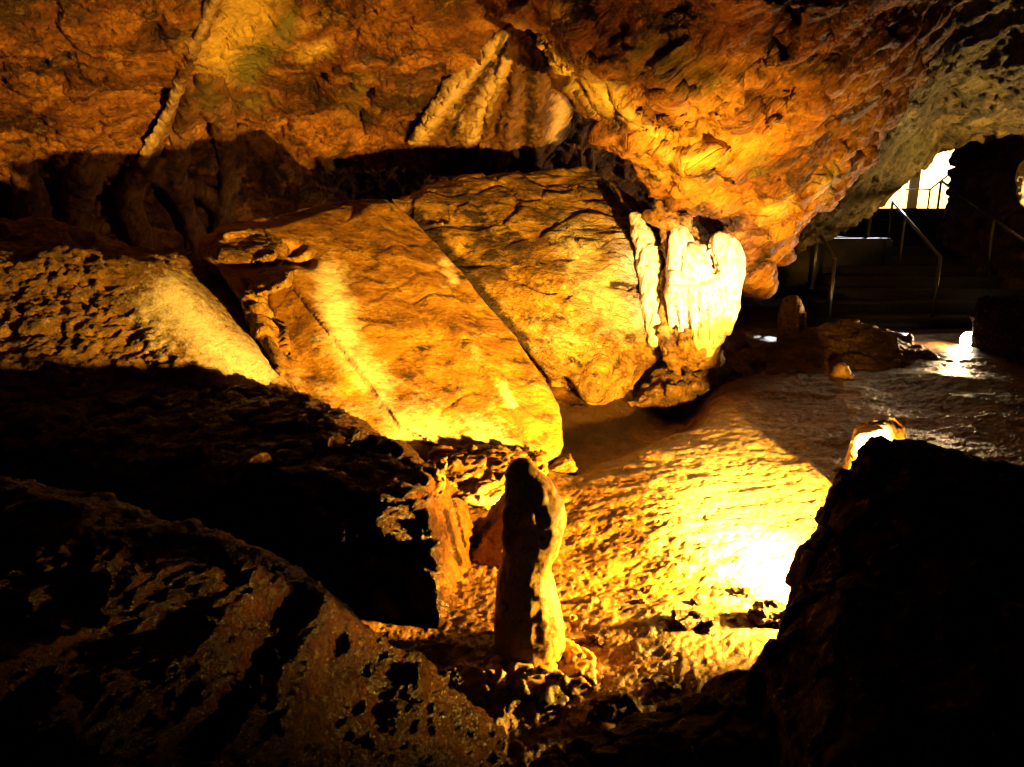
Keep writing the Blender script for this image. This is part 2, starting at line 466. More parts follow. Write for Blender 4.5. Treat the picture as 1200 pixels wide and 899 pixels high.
fine_calc = [[('fbm', 3, .02)], [('ridge', 8, .012, {'seed': 3, 'stretch': ((0, 0, 1), .3)}), ('fbm', 22, .006, {'seed': 5})]]
# bright rib running down the ceiling
def wall_patch(bm, pts, off, thick=.3):
    q = [P(x, y, WY(x, y) - off) for x, y in pts]
    hull(bm, q + [(x, y + thick, z + .05) for x, y, z in q])
bm = bmesh.new()
for a in ([(268, -30), (252, -30), (228, 40), (240, 45)], [(240, 40), (226, 38), (205, 92), (218, 98)], [(218, 92), (205, 90), (186, 140), (200, 148)], [(202, 138), (186, 136), (158, 188), (176, 192)]):
    wall_patch(bm, a, .05)
    q = [P(x, y, WY(x, y) - .06) for x, y in ((a[0][0] * .6 + a[1][0] * .4, a[0][1]), (a[2][0] * .6 + a[3][0] * .4, a[3][1]))]
    tube(bm, q, .045, 10)
o = sculpt('flowstone_rib', bm, .016, 5, [[('fbm', 5, .03)], [('fbm', 11, .035, {'oct': 4, 'gain': .7, 'stretch': ((.4, 0, 1), .3)})]], M['veil'],
           calc_glow=[([(258, -10), (222, 60)], 9, .8), ([(205, 105), (188, 140), (165, 185)], 10, .9)])
tag(o, 'bright yellow flowstone rib running down the left ceiling', 'flowstone')
# pale curtain fanning down from the crack under the hanging rock
bm = bmesh.new()
wall_patch(bm, [(602, 24), (575, 45), (520, 95), (478, 168), (520, 185), (560, 190), (600, 130)], .05)
wall_patch(bm, [(602, 24), (625, 45), (600, 130), (560, 195), (590, 215), (630, 210), (655, 130), (640, 70)], .12)
wall_patch(bm, [(650, 75), (672, 118), (668, 150), (640, 196), (648, 120)], .10)
fan = [([(600, 34), (545, 90), (488, 160)], 1), ([(602, 38), (560, 100), (520, 165)], -1), ([(604, 42), (575, 105), (548, 170)], 1), ([(606, 45), (590, 110), (568, 190)], -1),
       ([(608, 48), (602, 120), (590, 200)], 1), ([(612, 50), (618, 120), (610, 200)], -1), ([(620, 60), (636, 120), (628, 195)], 1), ([(540, 120), (520, 160)], 1), ([(580, 120), (565, 175)], 1)]
o = sculpt('flowstone_curtain', bm, .016, 5, [[('fbm', 4, .04)], [('ridge', 6, .05, {'stretch': ((.45, 0, 1), .22)})], [('fbm', 14, .02, {'gain': .7, 'stretch': ((.45, 0, 1), .4)})]], M['veil'],
           calc_glow=[([(585, 50), (545, 90), (488, 165)], 12, .95), ([(600, 60), (570, 115), (552, 160)], 11, .9), ([(662, 115), (652, 160)], 10, .95), ([(530, 130), (545, 150)], 9, .6)],
           green=[([(592, 40), (582, 62)], 4, .9)], dark=[([(625, 70), (618, 190)], 10, .7), ([(575, 75), (540, 125), (530, 160)], 6, .7)],
           relief=[(l, 5, .045 * sg) for l, sg in fan])
tag(o, 'pale flowstone curtain fanning down from the crack behind the boulders', 'flowstone')
# brown fluted columns in the recess at left
bm = bmesh.new()
for pts in ([(225, 100, 8), (215, 150, 14), (205, 200, 12), (215, 240, 10), (235, 290, 14)], [(250, 95, 10), (262, 150, 13), (268, 200, 8), (255, 280, 7)],
            [(180, 190, 12), (150, 225, 14), (160, 265, 12), (185, 310, 14)], [(285, 150, 5), (278, 200, 7), (265, 245, 8), (255, 290, 5)],
            [(165, 190, 8), (200, 215, 9), (240, 225, 9), (262, 250, 9)], [(100, 200, 20), (90, 250, 16), (105, 300, 20)], [(30, 190, 14), (40, 250, 18), (30, 300, 16)],
            [(238, 90, 8), (243, 130, 12)]):
    wt(bm, pts, .03)
o = sculpt('fluted_column', bm, .022, 3, [[('fbm', 2.5, .06)], [('ridge', 5, .05, {'stretch': ((0, 0, 1), .35)}), ('fbm', 18, .018)]], M['veil'],
           green=[([(245, 60), (245, 120)], 22, .5)])
tag(o, 'brown fluted rock columns in the dark hollow above the left boulder', 'rock column')
# thin stalactites hanging over the middle boulder
for k, (x, y0, y1, r, lab) in enumerate([(679, 172, 203, 4, 'thin dark stalactite over the middle boulder, left one of the pair by the gap'),
                                    (692, 188, 222, 5, 'short pale stalactite over the middle boulder, right one of the pair by the gap')]):
    bm = bmesh.new(); yb = WY(x, y0) - .15
    ptube(bm, [(x - 6, y0 - 45, yb + .1, r * 2.2), (x - 3, y0 - 20, yb + .03, r * 1.5), (x, y0, yb, r), (x + 1, (y0 + y1) / 2, yb, r * .8), (x + 3, y1, yb, r * .35)])
    o = sculpt('stalactite', bm, .012, 1, fine_calc, M['drape'])
    tag(o, lab, 'stalactite', 'stalactites over the middle boulder')

# ================================================================== hanging rock of the ceiling
bm = bmesh.new()
def back(pts, dy=2.2, dz=2.6):
    return [(x + .3, y + dy, z + dz) for x, y, z in pts]
f1 = [P(*p) for p in [(505, -70, 4.5), (600, 22, 4.9), (632, 58, 4.95), (720, 118, 5.3), (775, 165, 5.7), (842, 225, 6.4), (868, 300, 6.9), (886, 342, 7.1), (940, 282, 7.4),
                      (1010, 195, 7.7), (1050, 120, 7.8), (1090, 60, 7.6), (780, 60, 4.7), (900, 170, 5.7), (1000, 20, 5.2), (520, -500, 2.9), (1200, -500, 3.2), (1180, -60, 6.0)]]
hull(bm, f1 + back(f1))
o = sculpt('hanging_rock', bm, .024, 6,
           [[('fbm', .8, .22, {'seed': 12}), ('strata', 1.6, .14, {'dir': (.35, .35, 1.0), 'seed': 31})],
            [('ridge', 1.7, .10, {'seed': 15, 'stretch': ((1, .2, .75), .3)}), ('facet', 1.9, .09, {'seed': 2})],
            [('ridge', 6, .035, {'seed': 26, 'stretch': ((1, .2, .75), .22)}), ('fbm', 9, .05, {'seed': 6, 'oct': 5, 'gain': .75, 'stretch': ((1, .2, .75), .4)}), ('pit', 4, .10, {'seed': 18, 't': .25, 'stretch': ((1, .2, .75), .4)})]],
           M['hang'],
           calc_glow=[([(606, 40), (650, 80), (715, 118)], 16, 1.0), ([(715, 118), (765, 158), (790, 188), (835, 182)], 10, .75), ([(640, 0), (655, 15)], 10, .8), ([(975, 200), (960, 230)], 14, .5), ([(905, 250), (925, 240)], 14, .5), ([(640, 0), (655, 20)], 10, .5)],  # bands along the lower left rim paint its lamplit brightness
           green=[([(760, 60), (800, 90)], 40, .6), ([(830, 95), (850, 110)], 22, .5), ([(890, 185), (880, 200)], 22, .5), ([(1010, 120), (1000, 170)], 30, .4)],
           dark=[([(745, 0), (790, 40)], 20, .6), ([(915, 15), (905, 60)], 14, .8)],
           relief=[([(640, -20), (700, 70), (760, 60), (800, 130), (860, 130)], 20, .12), ([(800, 20), (760, 70)], 20, -.12), ([(905, 125), (930, 118)], 9, -.3), ([(930, 20), (920, 60)], 10, -.25),
                   ([(898, 80), (912, 70)], 7, -.2), ([(780, 150), (820, 145)], 14, -.18), ([(800, 190), (835, 175), (860, 200)], 10, .12), ([(735, 125), (790, 140)], 9, .1)])
tag(o, 'huge orange rock bulging down from the cave ceiling at the right', 'rock', kind='structure')

# olive rock above the passage
bm = bmesh.new()
f2 = [P(*p) for p in [(985, 242, 10.5), (1010, 254, 11), (1038, 232, 12), (1076, 198, 12.2), (1100, 168, 12.2), (1120, 60, 11), (1035, 110, 8.6),
                      (1000, -150, 7), (985, 180, 9.5), (1120, 60, 9.3), (930, 300, 11)]]
f2b = [P(*p) for p in [(1090, 176, 12.4), (1100, 166, 12), (1148, 166, 12), (1230, 146, 11), (1400, 130, 9.5), (1420, -100, 8.0), (1100, -100, 8.0), (1090, 60, 9.2), (1250, 60, 9.0)]]
hull(bm, f2b + [(x + .5, y + 2.2, z + 2.2) for x, y, z in f2b])
hull(bm, f2 + [(x + .5, y + 2.2, z + 2.2) for x, y, z in f2 if z > 1.9] + [P(960, 120, 12.5), P(930, 260, 12.5)])
o = sculpt('ceiling_rock', bm, .035, 4, [[('fbm', .9, .16, {'seed': 22})], [('ridge', 2.3, .14, {'seed': 25, 'stretch': ((.6, .2, 1), .4)}), ('facet', 2.5, .07)], [('fbm', 8, .05, {'oct': 5, 'gain': .6})]],
           M['olive'], green=[([(1060, 150), (1070, 180)], 30, .6)], calc_glow=[([(1050, 130), (1060, 145)], 16, .5)])
tag(o, 'olive brown ceiling rock sloping above the bright cave mouth', 'rock', kind='structure')

# brown wall right of the mouth
bm = bmesh.new()
f3 = [P(*p) for p in [(1124, 180, 14), (1130, 160, 13.6), (1290, 138, 11.5), (1120, 240, 13.8), (1109, 262, 13.2), (1106, 285, 12.8), (1122, 302, 12.4), (1150, 330, 12), (1300, 360, 11), (1160, 230, 12.6)]]
hull(bm, f3 + [P(1150, 165, 16), P(1400, 130, 15), P(1140, 300, 16), P(1400, 330, 15)])
hull(bm, [P(*p) for p in [(1112, 300, 12.6), (1150, 290, 12.0), (1240, 300, 10.6), (1240, 420, 10.2), (1175, 400, 10.6), (1160, 380, 11.2)]] + [P(1170, 330, 14), P(1300, 330, 13), P(1300, 420, 12)])
o = sculpt('rock_wall', bm, .04, 3, [[('fbm', 1.2, .1, {'seed': 42})], [('ridge', 2.6, .12, {'seed': 45}), ('facet', 2.8, .12)], [('fbm', 8, .05, {'oct': 5, 'gain': .6})]], M['brown'])
tag(o, 'rough brown rock wall beside the stairs right of the cave mouth', 'rock wall', kind='structure')

# black wall at the far right, beside the small lamp
bm = bmesh.new()
f4 = [P(*p) for p in [(1140, 372, 8.2), (1152, 352, 8.2), (1290, 330, 7.2), (1148, 450, 7.7), (1300, 500, 6.0), (1170, 352, 9), (1150, 400, 8.9)]]
hull(bm, f4 + [(x, y, -.3) for x, y, z in f4])
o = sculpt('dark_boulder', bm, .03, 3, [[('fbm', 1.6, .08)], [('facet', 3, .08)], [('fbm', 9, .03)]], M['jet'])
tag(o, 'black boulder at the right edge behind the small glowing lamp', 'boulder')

# ================================================================== boulders
slabdir = (.75, -.35, -.6)
# long slab
def plane_pts(a, b, c, pts):
    A, B, C3 = (np.array(P(*q)) for q in (a, b, c)); n = np.cross(B - A, C3 - A); out = []
    o = np.array([0, 0, CAMZ])
    for q in pts:
        d = np.array(P(q[0], q[1], 1.0)) - o; t = ((A - o) @ n) / (d @ n)
        out.append(tuple(o + d * t * (1 + (q[2] if len(q) > 2 else 0))))
    return out
bm = bmesh.new()
B3 = [(400, 238, 6.15), (650, 500, 4.55), (430, 498, 4.35)]
fB = plane_pts(*B3, [(262, 262), (330, 256), (400, 234), (452, 234), (484, 258), (535, 312), (606, 398), (655, 478), (659, 522, -.01), (646, 545), (560, 556), (512, 548), (425, 498), (345, 458), (318, 385), (300, 345), (240, 288)])
hull(bm, fB + [(x * 1.02 - .12, y + .9, z * .93 - .05) for x, y, z in fB[:8]] + [(x * .97, y + .25, z - .12) for x, y, z in fB[8:]] + [(-1.3, 5.5, 0), (-.2, 5.3, -.1), (.05, 5.0, -.05), (-.5, 4.5, -.1)])
# thin upper layer of the slab, its edge running down the right side
hull(bm, plane_pts(*B3, [(300, 275, -.012), (400, 240, -.012), (455, 240, -.012), (500, 300, -.012), (590, 420, -.012), (630, 520, -.012), (560, 548, -.012), (470, 500, -.012), (340, 300, -.012),
     (300, 275, .05), (400, 240, .05), (455, 240, .05), (500, 300, .05), (590, 420, .05), (630, 520, .05), (560, 548, .05), (470, 500, .05), (340, 300, .05)]))
o = sculpt('leaning_slab', bm, .016, 2,
           [[('fbm', .9, .05, {'seed': 52}), ('ridge', 1.3, .02, {'seed': 53, 'stretch': (slabdir, .4)})],
            [('ridge', 3.0, .010, {'seed': 55, 'stretch': (slabdir, .35)}), ('facet', 2.2, .009, {'seed': 7})],
            [('fbm', 12, .012, {'oct': 5, 'gain': .75, 'stretch': (slabdir, .5)})]],
           M['slab'], calc_glow=[([(385, 325), (395, 370), (405, 395)], 20, 1.0), ([(400, 400), (450, 460)], 22, .6), ([(470, 500), (570, 520)], 30, .6), ([(590, 455), (600, 475)], 7, .8), ([(522, 308), (532, 328)], 7, .8),
                            ([(330, 440), (420, 480)], 16, .3)],
           dark=[([(280, 262), (330, 280)], 16, .4), ([(330, 400), (350, 430)], 18, .3)],
           relief=[([(345, 290), (300, 300), (360, 305)], 9, -.10), ([(295, 330), (305, 370), (320, 420)], 9, -.16), ([(345, 330), (400, 440)], 26, .05), ([(250, 290), (300, 285)], 14, .08),
                   ([(430, 250), (500, 340), (560, 420), (620, 500)], 10, .035)])
tag(o, 'long bright golden slab leaning down to the left of the middle boulder', 'boulder')
# broken crust along the slab's upper left
bm = bmesh.new()
for c in ([(236, 300, 5.3), (250, 275, 5.4), (300, 265, 5.6), (330, 280, 5.5), (320, 300, 5.2), (290, 310, 5.1), (262, 305, 5.1)],
          [(285, 330, 5.1), (340, 318, 5.1), (330, 338, 4.9), (300, 345, 4.9), (300, 320, 5.2)],
          [(284, 340, 4.95), (298, 340, 4.95), (318, 415, 4.6), (330, 440, 4.45), (312, 425, 4.6), (290, 380, 4.85)]):
    q = [P(*a) for a in c]; hull(bm, q + [(x, y + .35, z) for x, y, z in q])
o = sculpt('broken_ledge', bm, .016, 2, [[('fbm', 3, .03)], [('facet', 5, .035), ('ridge', 6, .02, {'stretch': ((1, 0, .1), .4)})], [('fbm', 20, .012, {'gain': .6})]], M['slab2'])
tag(o, 'jagged brown ledge broken off along the upper left edge of the golden slab', 'rock ledge')

# middle boulder
bm = bmesh.new()
fC = [P(*p) for p in [(455, 232, 6.5), (520, 214, 6.8), (620, 205, 6.95), (688, 198, 6.9), (724, 220, 6.7), (770, 250, 6.4), (796, 300, 6.1), (800, 385, 5.9), (772, 425, 5.85), (722, 482, 5.6), (692, 474, 5.6),
                      (640, 440, 5.5), (600, 400, 5.5), (520, 330, 5.85), (735, 300, 5.85), (715, 400, 5.45), (650, 350, 5.55), (690, 455, 5.42)]]
fC = [(x * 1.07, y * 1.07, CAMZ + (z - CAMZ) * 1.07) for x, y, z in fC]
hull(bm, fC + [(x - .05, y + 1.3, z * .95) for x, y, z in fC[:9]] + [(.7, 6.9, 0.0), (1.0, 6.6, .1), (-.6, 6.8, 0), (.75, 6.0, .12)])
o = sculpt('round_boulder', bm, .018, 2,
           [[('fbm', 1.0, .06, {'seed': 62}), ('ridge', 1.4, .04, {'seed': 63, 'stretch': ((1, 0, -.35), .4)})],
            [('ridge', 3.4, .022, {'seed': 65, 'stretch': ((1, 0, -.3), .35)}), ('facet', 2.2, .045, {'seed': 17})],
            [('fbm', 12, .022, {'oct': 5, 'gain': .75, 'stretch': ((1, 0, -.3), .4)})]],
           M['slab2'], calc_glow=[([(675, 280), (690, 330)], 28, .65), ([(740, 300), (700, 350), (740, 370)], 32, .7), ([(640, 395), (690, 400)], 24, .3)],
           green=[([(660, 290), (650, 240)], 20, .4), ([(740, 270), (745, 300)], 14, .4)],
           dark=[([(540, 240), (590, 290), (560, 330)], 38, .65), ([(484, 255), (535, 312), (612, 410)], 15, 1.0), ([(690, 200), (700, 235)], 14, .5), ([(718, 332), (745, 336)], 6, .8), ([(590, 320), (640, 335)], 7, .5)],  # band along the slab's edge paints shade into the crease
           relief=[([(715, 332), (750, 338)], 5, -.07), ([(595, 322), (640, 340), (690, 350)], 5, -.05), ([(600, 405), (625, 435), (640, 455)], 6, -.10), ([(660, 450), (680, 475)], 8, -.1),
                   ([(480, 250), (560, 260)], 10, -.05), ([(700, 420), (690, 460)], 26, .06)])
tag(o, 'big rounded ochre boulder in the middle beside the white flowstone', 'boulder')
bC = o

# left boulder with the polished face
bm = bmesh.new()
fA = [P(*p) for p in [(-120, 290, 4.6), (0, 318, 4.7), (60, 318, 4.8), (140, 300, 4.9), (180, 306, 4.9), (232, 345, 4.8), (290, 400, 4.6), (345, 462, 4.35), (300, 500, 4.0), (200, 560, 3.7),
                      (-100, 540, 3.4), (0, 430, 4.1), (110, 400, 4.35), (200, 400, 4.45), (260, 450, 4.2), (170, 450, 4.15)]]
hull(bm, fA + [(x - .2, y + 1.2, z) for x, y, z in fA[:7]] + [(x, y + .8, -.2) for x, y, z in fA])
o = sculpt('left_boulder', bm, .016, 3,
           [[('fbm', 1.4, .06, {'seed': 72})],
            [('ridge', 3.5, .035, {'seed': 75}), ('facet', 6, .03, {'seed': 27})],
            [('fbm', 14, .04, {'oct': 4, 'gain': .8})]],
           M['left'], calc_glow=[([(200, 350), (260, 410), (300, 435)], 30, .95), ([(170, 360), (190, 400)], 20, .5)],
           dark=[([(30, 400), (150, 460)], 40, .45)], calm=[([(200, 350), (250, 395), (310, 440)], 45, .93), ([(150, 320), (330, 450)], 30, .7)])
# smooth polished streak: flatten relief there
me = o.data; co = get_co(me); px, py = proj(co)
tag(o, 'rough brown boulder at left with a smooth pale polished face', 'boulder')

# rock shelf behind the left boulder
bm = bmesh.new()
f = [P(*p) for p in [(-150, 250, 5.4), (0, 262, 5.5), (60, 262, 5.8), (110, 285, 5.9), (140, 305, 5.8), (60, 320, 5.2), (-100, 330, 5.0)]]
hull(bm, f + [(x, y + .6, z - .1) for x, y, z in f] + [(x, y + .3, z - .6) for x, y, z in f])
o = sculpt('rock_shelf', bm, .022, 2, [[('fbm', 2, .07)], [('facet', 4, .06), ('ridge', 4, .05, {'stretch': ((1, 0, -.3), .3)})], [('fbm', 14, .02)]], M['left'])
tag(o, 'dark layered rock shelf behind the rough left boulder', 'rock ledge')

# ================================================================== black ledge and foreground slope
bm = bmesh.new()
f = [P(*p) for p in [(-200, 492, 3.5), (0, 482, 3.55), (160, 478, 3.9), (330, 452, 4.15), (440, 505, 3.6), (505, 552, 3.05), (500, 575, 2.75), (512, 640, 2.55), (516, 722, 2.42), (528, 572, 3.15), (553, 616, 2.98), (545, 650, 2.85), (528, 700, 2.62),
                     (400, 690, 2.85), (300, 680, 3.0), (-200, 620, 3.3)]]
hull(bm, f + [(x, y, -.4) for x, y, z in f] + [(-1.4, 4.6, .3), (-.6, 4.0, .1)])
o = sculpt('rock_ledge', bm, .014, 3, [[('fbm', 1.6, .05, {'seed': 81})], [('facet', 4.5, .05, {'seed': 5}), ('ridge', 7, .03, {'stretch': ((1, -.6, -.3), .4)})], [('fbm', 20, .022, {'gain': .75})]], M['wet'],
           calc_glow=[([(515, 560), (545, 620), (530, 680)], 22, .7)], dark=[([(522, 600), (538, 660)], 5, .9), ([(530, 580), (545, 640)], 3, .9), ([(515, 690), (530, 720)], 10, .6)])  # paler band paints lamplight onto the ledge's right edge
tag(o, 'black rock ledge with a jagged lit edge left of the stalagmite', 'rock ledge')

bm = bmesh.new()
f = [P(*p) for p in [(-300, 520, 1.9), (0, 556, 2.15), (140, 592, 2.15), (300, 650, 2.05), (362, 692, 2.02), (402, 740, 2.02), (470, 772, 2.08), (540, 810, 1.98), (600, 872, 1.88), (560, 960, 1.6), (470, 960, 1.5), (230, 960, 1.3), (-300, 900, 1.2), (300, 780, 1.75)]]
hull(bm, f + [(x, y + .12, z - .3) for x, y, z in f] + [(x, y, -.6) for x, y, z in f])
o = sculpt('foreground_slope', bm, .009, 8, [[('fbm', 1.4, .07, {'seed': 91}), ('ridge', 3.2, .05, {'seed': 92, 'stretch': ((.5, .6, .3), .4)})], [('facet', 7, .010, {'seed': 6}), ('ridge', 8, .016, {'seed': 93, 'stretch': ((.5, .6, .3), .4)})],
             [('facet', 20, .006, {'seed': 16}), ('ridge', 22, .009, {'seed': 95, 'stretch': ((.5, .6, .3), .5)}), ('fbm', 50, .007, {'gain': .7})]], M['wet'],
           calc_glow=[([(375, 700), (345, 740)], 20, .2)],
           relief=[([(230, 880), (300, 790), (350, 700)], 16, -.05)])
tag(o, 'wet brown rock slope across the lower left foreground', 'rock', kind='structure')

# small lit rocks behind the stalagmite
def stone(pts, d=.15, voxel=.012, mat='slab', a=.02, base=None, name='stone', sm=2, seed=1, calc_glow=()):
    bm = bmesh.new(); q = [P(*p) for p in pts]
    hull(bm, q + [(x * (1 + d / y), y + d, z) for x, y, z in q] + ([(x, y + d * .5, base) for x, y, z in q] if base is not None else []))
    return sculpt(name, bm, voxel, sm, [[('fbm', 4, a * 1.2, {'seed': seed})], [('facet', 9, a, {'seed': seed})], [('fbm', 30, a * .4, {'gain': .6}), ('ridge', 18, a * .4)]], M[mat], calc_glow=calc_glow)
o = stone([(500, 560, 3.7), (520, 548, 3.8), (600, 548, 3.8), (640, 556, 3.8), (600, 600, 3.5), (545, 590, 3.5)], .4, .012, 'slab', .03, -.1, seed=3, calc_glow=[([(560, 580), (600, 590)], 16, .5)])
tag(o, 'bright golden rock wedged under the slab just behind the stalagmite', 'rock')
o = stone([(582, 640, 2.95), (600, 590, 3.1), (570, 650, 2.95), (545, 665, 2.95), (600, 610, 3.05), (620, 640, 2.95), (610, 680, 2.8)], .25, .01, 'slab', .02, -.1, seed=9)
tag(o, 'small golden wedge of rock touching the left side of the stalagmite', 'rock')
o = stone([(500, 575, 2.85), (512, 548, 2.95), (525, 545, 3.0), (522, 580, 2.85), (505, 590, 2.8)], .12, .008, 'slab', .02, None, seed=5)
tag(o, 'small pale jagged rock tip on the corner of the black ledge', 'rock')
o = stone([(361, 520, 3.3), (370, 510, 3.35), (383, 508, 3.35), (380, 518, 3.3), (370, 526, 3.25)], .06, .006, 'left', .012, None, seed=15)
tag(o, 'tiny brown stone alone on the black ledge', 'stone')
o = stone([(655, 548, 4.2), (668, 538, 4.25), (660, 560, 4.1), (640, 556, 4.1), (675, 552, 4.15)], .12, .01, 'slab', .015, -.1, seed=25)
tag(o, 'little stone at the foot of the golden slab behind the stalagmite top', 'stone')

# ================================================================== the stalagmite
t = empty('stalagmite', P(620, 772, 2.25))
tag(t, 'tall knobbly stalagmite with a rounded top, dark on the left and lit on the right', 'stalagmite')
bm = bmesh.new()
Ys = 2.25
def sY(py): return Ys  # stands upright
ptube(bm, [(613, 560, Ys, 24), (620, 578, Ys, 33), (626, 604, Ys, 40), (625, 632, Ys, 37), (618, 658, Ys, 34), (616, 690, Ys, 40), (618, 725, Ys, 46), (620, 755, Ys, 48), (620, 778, Ys, 52)], .98)
ptube(bm, [(638, 592, Ys, 22), (640, 612, Ys, 23)])
ptube(bm, [(632, 578, Ys - .07, 9), (633, 584, Ys - .075, 9)])
ptube(bm, [(622, 604, Ys - .09, 8), (624, 612, Ys - .09, 8)])
ptube(bm, [(634, 575, Ys - .07, 6), (635, 580, Ys - .07, 6)])
ptube(bm, [(622, 598, Ys - .08, 7), (624, 608, Ys - .08, 7)])
ptube(bm, [(602, 600, Ys - .04, 14), (598, 640, Ys - .03, 12)])
ptube(bm, [(632, 700, Ys, 22), (634, 765, Ys, 28)])
ptube(bm, [(613, 552, Ys, 18), (610, 556, Ys, 18)])
body = sculpt('column', bm, .006, 4, [[('fbm', 8, .015, {'seed': 101})], [('ridge', 20, .002, {'seed': 102, 'stretch': ((0, 0, 1), .5)}), ('fbm', 50, .0025)]], M['stal'], t,
              relief=[([(637, 628), (637, 640)], 4, -.005)])
bm = bmesh.new()
f = [P(*p) for p in [(564, 788, 2.08), (575, 768, 2.2), (620, 758, 2.3), (668, 750, 2.3), (694, 766, 2.22), (699, 790, 2.12), (692, 822, 2.04), (640, 852, 1.96), (590, 848, 1.96), (556, 832, 2.0)]]
hull(bm, f + [(x, y, -.45) for x, y, z in f])
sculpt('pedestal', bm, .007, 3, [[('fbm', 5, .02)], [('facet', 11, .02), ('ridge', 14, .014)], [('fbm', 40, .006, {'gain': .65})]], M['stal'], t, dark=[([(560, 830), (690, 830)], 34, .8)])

# ================================================================== white flowstone
t = empty('flowstone_formation', P(825, 405, 6.0))
tag(t, 'brilliant white flowstone with folds and drips beside the middle boulder', 'flowstone')
bm = bmesh.new()
Yf = 6.0
for s in ([(838, 290, 8), (846, 284, 14), (855, 300, 16), (856, 330, 16), (852, 360, 15), (845, 385, 12), (836, 402, 7)],
          [(812, 300, 18), (815, 335, 24), (822, 362, 26), (827, 390, 16), (828, 412, 8)],
          [(797, 268, 9), (793, 300, 10), (790, 345, 10), (788, 375, 6)],
          [(803, 275, 5), (818, 300, 6), (832, 322, 7)], [(838, 330, 14), (842, 360, 14), (838, 385, 10)]):
    ptube(bm, [(x, y, Yf, r) for x, y, r in s])
for (x0, y0, x1, y1, r) in [(789, 322, 787, 380, 7), (799, 330, 799, 386, 7), (811, 332, 811, 392, 7), (822, 335, 823, 396, 7), (834, 335, 833, 398, 8), (845, 335, 843, 390, 8), (818, 380, 820, 410, 6), (830, 380, 830, 410, 6), (853, 345, 850, 382, 6)]:
    ptube(bm, [(x0, y0, Yf - .06, r * .8), ((x0 + x1) / 2, (y0 + y1) / 2, Yf - .09, r), (x1, y1, Yf - .04, r * .6)])
sculpt('folds', bm, .011, 3, [[('fbm', 4, .03)], [('ridge', 9, .024, {'stretch': ((0, 0, 1), .3)})], [('fbm', 30, .004)]], M['calcite'], t,
       relief=[([(826, 282), (830, 300), (840, 322)], 5, -.045), ([(800, 272), (816, 298), (838, 324)], 4, .035), ([(787, 330), (815, 333), (838, 326)], 3, -.03), ([(824, 372), (822, 384)], 5, -.05)] + [([(x, 342), (x + 1, 396)], 2.4, -.045) for x in (793, 805, 817, 828, 838, 848)], dark=[([(803, 270), (818, 300), (840, 326)], 3, .6), ([(788, 330), (815, 334), (838, 328)], 2.5, .6), ([(790, 270), (789, 330)], 4, .5), ([(824, 365), (822, 384)], 4, .8), ([(845, 385), (852, 350)], 2.5, .5)])
bm = bmesh.new()
for s in ([(757, 252, 7), (775, 256, 9), (795, 262, 9), (806, 256, 6)], [(771, 238, 4), (773, 250, 7)], [(785, 250, 6), (800, 268, 7)], [(806, 258, 5), (806, 268, 4)]):
    ptube(bm, [(x, y, Yf, r) for x, y, r in s])
sculpt('cap', bm, .011, 2, [[('fbm', 6, .03)], [('ridge', 14, .014)]], M['drape'], t)
bm = bmesh.new()
ptube(bm, [(782, 262, Yf + .12, 8), (784, 300, Yf + .1, 8), (781, 350, Yf + .05, 8), (780, 400, Yf, 8), (790, 425, Yf, 12)])
ptube(bm, [(812, 380, Yf + .1, 22), (805, 405, Yf + .1, 24), (825, 418, Yf + .15, 20)])
ptube(bm, [(800, 290, Yf + .3, 26), (815, 340, Yf + .3, 26)])
sculpt('base', bm, .016, 2, [[('fbm', 4, .07)], [('facet', 6, .05), ('ridge', 10, .03)]], M['slab2'], t)
bm = bmesh.new()
ptube(bm, [(x, y, Y * 1.045, q) for x, y, Y, q in [(744, 256, 6.1, 8), (754, 280, 6.03, 12), (762, 308, 5.96, 14), (766, 340, 5.9, 15), (767, 370, 5.86, 13), (767, 398, 5.83, 8)]])
sculpt('calcite_streak', bm, .011, 1, [[('fbm', 6, .05)], [('ridge', 12, .02, {'stretch': ((0, 0, 1), .3)})]], M['calcite'], bC)

# ================================================================== right middle ground
bm = bmesh.new()
f = [P(*p) for p in [(850, 430, 7.0), (890, 405, 7.6), (925, 393, 7.9), (965, 377, 8.1), (1003, 374, 8.2), (1050, 389, 8.0), (1085, 404, 7.8), (1115, 425, 7.4), (1060, 450, 6.75), (960, 463, 6.4), (880, 473, 6.1), (830, 468, 6.2)]]
hull(bm, f + [(x, y + .2, -.2) for x, y, z in f])
o = sculpt('rock_mound', bm, .014, 4, [[('fbm', 2, .05)], [('strata', 5, .05, {'dir': (-.4, .3, 1), 'seed': 4, 'wf': 2}), ('facet', 4, .04)], [('fbm', 14, .02, {'gain': .6})]], M['left'])
tag(o, 'low layered rock mound on the floor between flowstone and lamp', 'rock mound')
bm = bmesh.new()
f = [P(*p) for p in [(780, 425, 6.3), (830, 412, 6.6), (875, 400, 7), (900, 420, 6.9), (880, 440, 6.6), (800, 460, 5.9), (770, 450, 6.0), (725, 480, 6.0), (850, 450, 6.3)]]
hull(bm, f + [(x, y + .2, -.2) for x, y, z in f])
o = sculpt('rock_heap', bm, .014, 2, [[('fbm', 3, .06)], [('facet', 6, .08)], [('fbm', 16, .02, {'gain': .6})]], M['left'])
tag(o, 'broken brown rock heap at the foot of the white flowstone', 'rock heap')

